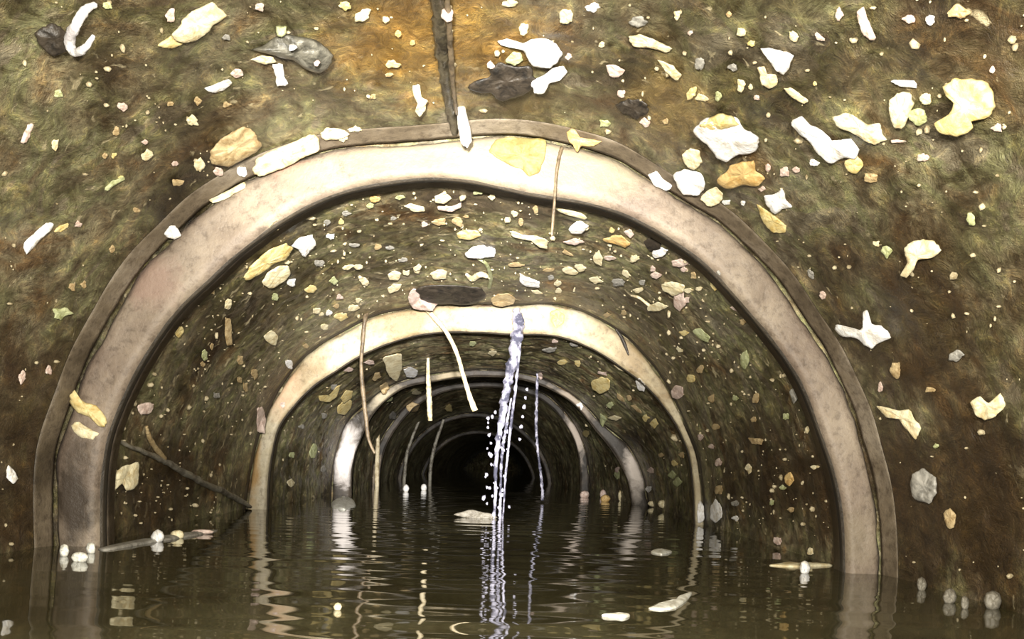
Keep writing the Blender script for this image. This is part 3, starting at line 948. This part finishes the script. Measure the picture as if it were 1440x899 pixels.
# ---- things afloat, and a ripple highlight given as a mesh
def afloat(pts, m, label, thick=.004, name='scum_and_glint', cat='scum', n=44):
    """low lump lying on the water, traced by where its outline meets the surface"""
    o = smooth_outline(pts, n)
    P = []
    for (x, y) in o:
        a, b = ray(x, y)
        d = WATER / b
        P.append((a * d, d))
    P = np.array(P)
    c = P.mean(0)
    verts, faces = [], []
    L = (1.0, .9, .7, .4, .15)
    mm = len(P)
    for s in L:
        for i in range(mm):
            p = c + (P[i] - c) * s
            h = thick * math.sqrt(max(0, 1 - s * s)) * (1 + .6 * fbm(p[0], p[1], 2, 70, 3))
            verts.append((p[0], p[1], WATER + .0008 + h))
    for r in range(len(L) - 1):
        for i in range(mm):
            i2 = (i + 1) % mm
            faces.append((r * mm + i, r * mm + i2, (r + 1) * mm + i2, (r + 1) * mm + i))
    faces.append(tuple((len(L) - 1) * mm + i for i in range(mm)))
    b0 = len(verts)
    for i in range(mm):
        verts.append((P[i][0], P[i][1], WATER - .003))
        faces.append(((i + 1) % mm, i, b0 + i, b0 + (i + 1) % mm))
    faces.append(tuple(b0 + i for i in range(mm - 1, -1, -1)))
    og = (c[0], c[1], WATER)
    ob = link(name, verts, faces, M[m], origin=og)
    return tag(ob, label, cat)


afloat([(912, 857), (935, 853), (952, 846), (962, 838), (973, 835), (970, 840), (962, 848), (950, 856), (930, 859)], 'foam', 'ripple highlight built as a white crescent near the bottom of the view', .0015)  # glint of a ripple on the water, built as a white mesh
afloat([(846, 867), (870, 865.5), (886, 867), (876, 869.5)], 'foam', 'small pale fleck left of the white ripple highlight crescent', .0012)
afloat([(915, 777), (930, 774), (945, 777), (930, 781)], 'foam', 'thin pale streak between the third ring foot and the white pear shaped chip', .002)
afloat([(1082, 796), (1110, 794.6), (1126, 794), (1150, 794.5), (1172, 796), (1140, 797.5), (1124, 798.5), (1100, 797.5)], 'cream', 'long pale stick of scum floating inside the right of the nearest ring', .0022)
afloat([(138, 773), (160, 768), (200, 762), (240, 755), (280, 749), (306, 746), (300, 749), (250, 758), (200, 766), (150, 775)], 'grey', 'long grey scum line floating inside the left of the nearest ring', .002)


def bead(x, y, w, h, m, label):
    """rounded thing bobbing in the water: its foot at pixel (x, y)"""
    a, b = ray(x, y)
    d = min(WATER / b, hit(x, y) - .004)
    return flake(ell(x, y - h * .35, w, h, 0, .07), m, label, name='floating_bead', cat='bead', depth=d, bulge=.5, deep=.01, ragged=.06)


bead(222, 762, 19, 20, 'white', 'round white bead floating on the grey scum line')
bead(250, 757, 20, 14, 'cream', 'cream bead floating right of the round white bead')
bead(285, 751, 34, 8, 'pink', 'flat pinkish scrap floating at the right end of the grey scum line')
bead(1132, 806, 15, 20, 'white', 'white bead floating at the long pale stick')
bead(475, 858, 12, 12, 'cream', 'small cream bead floating alone in the open water')
bead(90, 782, 14, 20, 'foam', 'pale foam ball left in the foam at the left foot of the ring')
bead(112, 790, 24, 16, 'foam', 'wide foam clump between the foam balls at the left foot of the ring')
bead(128, 778, 14, 18, 'foam', 'pale foam ball right in the foam at the left foot of the ring')
bead(1296, 830, 14, 22, 'tuft', 'leftmost of four pale foam tufts at the right water edge')
bead(1336, 848, 20, 24, 'tuft', 'second from left of four pale foam tufts at the right water edge')
bead(1357, 856, 12, 22, 'tuft', 'third from left of four pale foam tufts at the right water edge')
bead(1396, 856, 26, 30, 'tuft', 'rightmost of four pale foam tufts at the right water edge')

# white fan of foam at the left foot of the third ring
afloat([(466, 708), (480, 700), (496, 703), (500, 712), (484, 718), (468, 715)], 'foam', 'white foam at the left foot of the third ring', .006)
bead(571, 692, 9, 13, 'white', 'left of two white beads afloat in the far dark water')
bead(596, 690, 9, 11, 'white', 'right of two white beads afloat in the far dark water')
bead(848, 700, 10, 14, 'pink', 'pink bead among the scraps at the right foot of the fourth ring')
bead(851, 706, 14, 12, 'orange', 'orange bead among the scraps at the right foot of the fourth ring')
bead(873, 704, 9, 18, 'cream', 'cream upright scrap just left of the third ring right foot')
bead(918, 712, 14, 9, 'cream', 'left of two cream scraps at the right foot of the third ring')
bead(932, 713, 14, 12, 'cream', 'right of two cream scraps at the right foot of the third ring')
bead(822, 700, 14, 12, 'pink', 'pinkish scrap at the right foot of the fourth ring')

# ---- small specks, sharing a label where only their place tells them apart
SPECKS = [
    (270, 170, 20, 15, 'c'), (173, 150, 16, 12, 'p'), (163, 185, 9, 13, 't'), (78, 203, 11, 16, 'c'), (207, 218, 14, 17, 'c'), (148, 219, 9, 9, 't'), (250, 257, 15, 11, 't'), (160, 258, 30, 9, 'g', -35),
    (282, 233, 15, 17, 'c'), (307, 240, 14, 13, 'p'), (340, 240, 20, 15, 'w'), (38, 188, 11, 34, 'p', 20), (278, 142, 10, 12, 't'), (318, 147, 12, 10, 't'), (240, 146, 9, 8, 't'), (82, 132, 14, 10, 'g'),
    (246, 230, 8, 8, 'p'), (204, 200, 8, 8, 'p'), (160, 218, 8, 8, 'y'), (110, 315, 13, 9, 'p'), (85, 441, 24, 16, 'g'), (101, 404, 10, 12, 't'), (118, 400, 9, 9, 't'), (68, 521, 10, 15, 'p'), (31, 532, 9, 22, 'p', 10),
    (158, 350, 10, 12, 't'), (192, 296, 9, 8, 't'), (318, 53, 12, 8, 'g'), (240, 22, 12, 20, 'p'), (152, 8, 14, 10, 'g'), (365, 10, 12, 14, 'p'), (170, 250, 8, 5, 'y'),
    (510, 22, 24, 18, 'c'), (542, 27, 11, 9, 'c'), (486, 8, 16, 12, 'y'), (553, 91, 20, 13, 'y'), (548, 105, 12, 7, 't'), (525, 136, 9, 8, 't'), (500, 182, 18, 9, 'c'), (483, 191, 13, 14, 'c'),
    (736, 42, 15, 18, 'c'), (690, 92, 11, 11, 'p'), (797, 22, 20, 21, 'c'), (835, 10, 24, 13, 'w'), (898, 31, 26, 16, 'g'), (952, 21, 10, 12, 'c'), (874, 132, 11, 11, 'p'), (907, 172, 14, 15, 'p'), (850, 174, 16, 12, 'g'),
    (937, 171, 9, 9, 't'), (846, 63, 9, 7, 'c'), (715, 4, 22, 10, 'c'), (800, 80, 9, 9, 'p'), (634, 48, 7, 12, 'c'), (560, 48, 9, 9, 'o'), (580, 60, 8, 8, 'o'),
    (1042, 44, 13, 12, 'c'), (1117, 51, 18, 12, 'c', 40), (1152, 52, 18, 8, 'p', 40), (1307, 29, 15, 15, 'w'), (1345, 17, 32, 20, 't'), (1278, 27, 20, 12, 'p'), (1042, 119, 12, 18, 'c'), (1064, 137, 9, 7, 'p'),
    (1302, 140, 18, 18, 'c'), (1293, 163, 28, 26, 'g'), (1145, 229, 13, 10, 'w'), (1103, 242, 16, 12, 'p'), (1225, 250, 22, 14, 't'), (1298, 222, 22, 14, 'p'), (1396, 98, 9, 10, 'p'), (1262, 199, 22, 5, 'p'),
    (1030, 95, 14, 10, 'g'), (985, 90, 14, 18, 'g'), (970, 46, 9, 7, 'p'), (1056, 61, 12, 8, 'y'), (1146, 118, 7, 7, 'y'), (1080, 236, 9, 12, 'p'), (1120, 238, 10, 8, 'p'), (1022, 285, 12, 8, 'w'), (1045, 286, 8, 8, 'w'), (1072, 266, 9, 7, 'p'),
    (972, 132, 14, 20, 'y', 30), (988, 138, 20, 12, 'c', 20), (1010, 136, 10, 14, 'g'), (1056, 122, 8, 8, 'c'), (1232, 343, 11, 9, 'c'), (1247, 353, 14, 18, 'g'), (1157, 415, 10, 12, 'p'), (1238, 545, 9, 15, 'p'), (1140, 385, 8, 14, 'g', -30), (1316, 628, 9, 7, 'g'),
    (1366, 310, 12, 18, 'g'), (1308, 548, 16, 9, 't'), (1260, 520, 14, 24, 't'), (1345, 500, 22, 14, 'g'), (1352, 20, 12, 12, 'p'), (1402, 180, 14, 12, 'p'), (1025, 20, 9, 9, 't'), (1180, 20, 12, 18, 'p'),
    # second section
    (388, 318, 17, 12, 'c', -30), (408, 308, 15, 9, 'c', -30), (368, 341, 12, 10, 'w'), (382, 334, 8, 7, 'p'), (465, 333, 11, 9, 'w'), (410, 397, 13, 11, 'w'), (487, 300, 12, 8, 'g'), (460, 313, 10, 8, 'g'), (480, 312, 8, 8, 'y'),
    (528, 280, 14, 9, 'o'), (520, 290, 10, 7, 'g'), (562, 278, 12, 7, 'g'), (618, 312, 22, 10, 't'), (643, 312, 14, 11, 't', 30), (597, 316, 10, 8, 'p'), (554, 307, 8, 6, 'g'), (655, 305, 9, 5, 't'), (672, 270, 14, 8, 'g'), (691, 277, 8, 8, 'c'),
    (490, 376, 17, 8, 'c', -15), (505, 376, 13, 9, 'c'), (470, 396, 12, 12, 'g'), (513, 396, 15, 10, 'c', 25), (553, 387, 9, 9, 'c'), (571, 384, 10, 8, 'c'), (587, 377, 13, 9, 'c', -35), (500, 345, 18, 6, 'g'), (532, 348, 10, 8, 't'), (548, 349, 14, 6, 'g'), (567, 366, 14, 6, 'g'),
    (449, 370, 14, 10, 'g'), (437, 407, 14, 12, 'y'), (386, 418, 10, 10, 'g'), (445, 437, 12, 9, 'c'), (453, 442, 8, 6, 'c'), (462, 440, 9, 8, 'w'), (473, 431, 8, 7, 't'), (480, 446, 16, 11, 'y'), (497, 433, 16, 9, 'c'), (504, 422, 9, 8, 'c'), (478, 418, 9, 7, 'p'),
    (456, 460, 12, 8, 'c'), (430, 487, 8, 8, 't'), (320, 428, 11, 14, 'c'), (251, 467, 14, 15, 'y', 30), (295, 408, 14, 10, 't'), (322, 432, 7, 8, 'c'), (288, 500, 9, 13, 'g'), (338, 506, 9, 12, 't'), (337, 535, 8, 10, 't'), (358, 526, 9, 12, 't'), (345, 544, 8, 14, 't'), (206, 508, 12, 13, 'c'), (305, 556, 9, 8, 'g'),
    (406, 513, 13, 14, 'w'), (323, 466, 9, 8, 'c'), (298, 487, 7, 8, 't'), (285, 512, 7, 7, 't'), (398, 570, 8, 8, 'p'),
    (723, 300, 10, 9, 'c'), (733, 313, 9, 10, 't'), (753, 294, 8, 12, 't'), (693, 277, 8, 9, 'c'), (808, 340, 22, 8, 'p'), (800, 357, 18, 6, 't', 25), (726, 373, 20, 7, 't'), (770, 380, 18, 5, 't'), (860, 324, 8, 9, 'y'), (842, 370, 10, 6, 'c'), (857, 363, 14, 8, 'p'), (892, 364, 15, 9, 'c', -30), (880, 385, 14, 8, 'c', 25),
    (838, 394, 20, 9, 'c', 15), (870, 397, 18, 12, 'g'), (922, 387, 14, 9, 'p'), (903, 398, 9, 8, 'g'), (898, 408, 12, 9, 'c'), (918, 378, 8, 8, 'p'), (962, 379, 10, 7, 'p'), (975, 388, 9, 9, 't'), (968, 408, 13, 8, 'c'), (983, 407, 10, 6, 'c'), (937, 402, 10, 10, 'c'), (784, 398, 11, 8, 'c'), (785, 409, 8, 9, 'c'), (755, 411, 16, 5, 'c', 15), (775, 390, 10, 8, 'g'),
    (1036, 433, 15, 7, 'p'), (1044, 453, 9, 8, 't'), (965, 422, 9, 8, 'p'), (878, 440, 9, 8, 't'), (853, 443, 10, 7, 't'), (955, 492, 10, 7, 'c', 30), (962, 468, 12, 9, 'y'), (1010, 385, 8, 10, 'g'), (1034, 560, 7, 9, 'g'), (1105, 585, 9, 9, 'g'), (985, 520, 10, 14, 't'), (1000, 560, 9, 12, 't'), (1063, 560, 9, 16, 't'), (972, 532, 12, 10, 'y'),
    (1053, 660, 10, 13, 'c'), (1145, 657, 12, 6, 'c'), (1062, 621, 22, 12, 't'), (1035, 729, 11, 8, 'w'), (1093, 761, 12, 11, 'p', 50), (1139, 776, 10, 10, 'c'), (1100, 686, 9, 7, 'g'), (1085, 707, 8, 8, 'g'), (1009, 650, 10, 9, 'p'), (1033, 708, 14, 9, 'g'), (1112, 717, 8, 7, 't'), (1010, 690, 12, 14, 't'), (985, 615, 9, 9, 'p'), (1007, 600, 9, 9, 't'), (1000, 628, 9, 8, 'p'), (1135, 604, 9, 9, 'c'), (1060, 590, 8, 10, 't'),
    # beyond
    (530, 530, 14, 9, 't', -30), (540, 547, 12, 16, 't'), (548, 560, 10, 10, 'g'), (585, 552, 12, 8, 'c'), (632, 575, 9, 10, 'y'), (552, 585, 10, 12, 'g'), (470, 545, 9, 9, 'g'), (520, 510, 16, 6, 'p'), (490, 520, 14, 6, 'p'), (456, 585, 9, 8, 'g'), (410, 640, 8, 9, 'g'), (425, 600, 9, 7, 'g'), (455, 660, 8, 10, 'g'),
    (692, 497, 12, 6, 'c'), (665, 483, 9, 7, 'g'), (773, 492, 20, 7, 'g'), (790, 510, 14, 8, 'y'), (808, 485, 14, 7, 'g'), (812, 512, 9, 9, 'y'), (870, 517, 18, 5, 'c', 35), (846, 525, 16, 5, 'p', 12), (908, 588, 9, 9, 'y'), (858, 570, 9, 9, 'g'), (873, 560, 16, 6, 't', 50), (895, 575, 22, 6, 't', 45), (780, 480, 9, 6, 'p'), (885, 560, 9, 8, 't'), (848, 590, 9, 16, 'g'), (868, 660, 7, 9, 'p'), (868, 668, 9, 14, 'g'), (915, 662, 9, 9, 'p'), (958, 640, 8, 9, 't'), (948, 652, 9, 7, 'y'), (930, 640, 8, 8, 't'), (760, 530, 7, 8, 'p'), (912, 688, 9, 7, 'w'), (825, 610, 10, 8, 'y'),
]
CM = {'w': ('white', 'white'), 'c': ('cream', 'cream'), 'p': ('pink', 'pinkish'), 't': ('tan', 'tan'), 'g': ('green', 'pale greenish'), 'y': ('yellow', 'yellow'), 'o': ('orange', 'orange')}
for s in SPECKS:
    x, y, w, h, c = s[:5]
    ang = s[5] if len(s) > 5 else 0
    m, word = CM[c]
    if c == 'g' and (x * 7 + y) % 2:
        m, word = 'grey', 'grey'
    d = hit(x, y)
    if d < .8:
        zone = 'near wall ' + ('left of the dark hanging root' if x < 625 else 'between the dark root and largest white flake' if x < 975 else 'right of the largest white flake')
    elif d < 1.38:
        zone = 'wall between the nearest two rings, ' + ('left of the trickle' if x < 700 else 'right of the trickle')
    else:
        zone = 'dark wall beyond the second ring, ' + ('left of the trickle' if x < 700 else 'right of the trickle')
    flake(ell(x, y, w, h, ang), m, f'small {word} speck on the {zone}', name='scale_speck', cat='speck', group=f'small {word} specks on the {zone}', n=32, ragged=.3)

# ---- uncountable grit in the slime
def grit():
    verts, faces = [], []
    for _ in range(1500):
        u = rng.random()
        if u < .45:
            x, y = rng.uniform(-40, 1480), rng.uniform(-20, 840)
        else:
            a = rng.uniform(PI * 1.02, PI * 1.98)
            r = rng.uniform(310, 530)
            x, y = 668 + r * math.cos(a), 768 + r * math.sin(a)
        d = hit(x, y)
        if d > 2.6 or any(abs(d - j['d']) < .03 for j in J):
            continue
        p = at(x, y, d)
        if p[2] < WATER + .004:
            continue
        s = (rng.gamma(1.6, .0005) + .0004) * (.55 + .5 * d)
        b = len(verts)
        q = rng.uniform(.5, 1.5, (1, 2))
        k = 6
        for (h, rr) in ((-.5, .7), (.1, 1.0), (.6, .6)):
            for i in range(k):
                a = 2 * PI * i / k
                g = 1 + rng.uniform(-.3, .3)
                verts.append((p[0] + s * rr * g * math.cos(a) * q[0, 0], p[1] + s * h * 1.2, p[2] + s * rr * g * math.sin(a) * q[0, 1]))
        for r in (0, 1):
            for i in range(k):
                faces.append((b + r * k + i, b + r * k + (i + 1) % k, b + (r + 1) * k + (i + 1) % k, b + (r + 1) * k + i))
        faces.append(tuple(b + i for i in range(k - 1, -1, -1)))
        faces.append(tuple(b + 2 * k + i for i in range(k)))
    o = link('grit', verts, faces, M['grit'], smooth=True)
    tag(o, 'fine tan grit caught all over the slimy pipe wall', 'grit', kind='stuff')


grit()

# ------------------------------------------------------------------ light: the lamps of the inspection camera
def spot(name, loc, target, power, size, blend, colour=(1, .95, .84), radius=.012):
    l = bpy.data.lights.new(name, 'SPOT')
    l.energy, l.spot_size, l.spot_blend, l.color, l.shadow_soft_size = power, math.radians(size), blend, colour, radius
    o = bpy.data.objects.new(name, l)
    C.objects.link(o)
    o.location = loc
    o.rotation_euler = (Vector(target) - Vector(loc)).to_track_quat('-Z', 'Y').to_euler()
    return o


spot('lamp_wide', (-.035, -.02, .035), at(640, 230, 1.0), 27, 120, 1.0)
spot('lamp_wide', (.035, -.02, .035), at(760, 230, 1.0), 27, 120, 1.0)
spot('lamp_beam', (-.02, -.02, .05), at(660, 440, 1.36), 128, 34, 1.0, (1, .97, .9))
spot('lamp_beam', (.02, -.02, .05), at(640, 580, 2.0), 210, 24, 1.0, (1, .97, .95))

w = bpy.data.worlds.new('dark')
bpy.context.scene.world = w
w.use_nodes = True
w.node_tree.nodes['Background'].inputs['Color'].default_value = (.004, .004, .004, 1)

# ------------------------------------------------------------------ camera
cam = bpy.data.cameras.new('camera')
co = bpy.data.objects.new('camera', cam)
C.objects.link(co)
co.matrix_world = Matrix(((CR, -SR, 0, 0), (0, 0, -1, 0), (SR, CR, 0, 0), (0, 0, 0, 1)))
cam.sensor_fit = 'HORIZONTAL'
cam.sensor_width = 36
cam.lens = F / 1440 * 36
cam.shift_y = (PY - 449.5) / 1440
cam.clip_start = .02
sc = bpy.context.scene
sc.camera = co
sc.cycles.use_denoising = True
sc.cycles.sample_clamp_indirect = 2.0
sc.cycles.sample_clamp_direct = 8.0
sc.view_settings.view_transform = 'Standard'
sc.view_settings.look = 'None'
sc.view_settings.exposure = 0
sc.view_settings.gamma = 1
sc.view_settings.use_curve_mapping = False
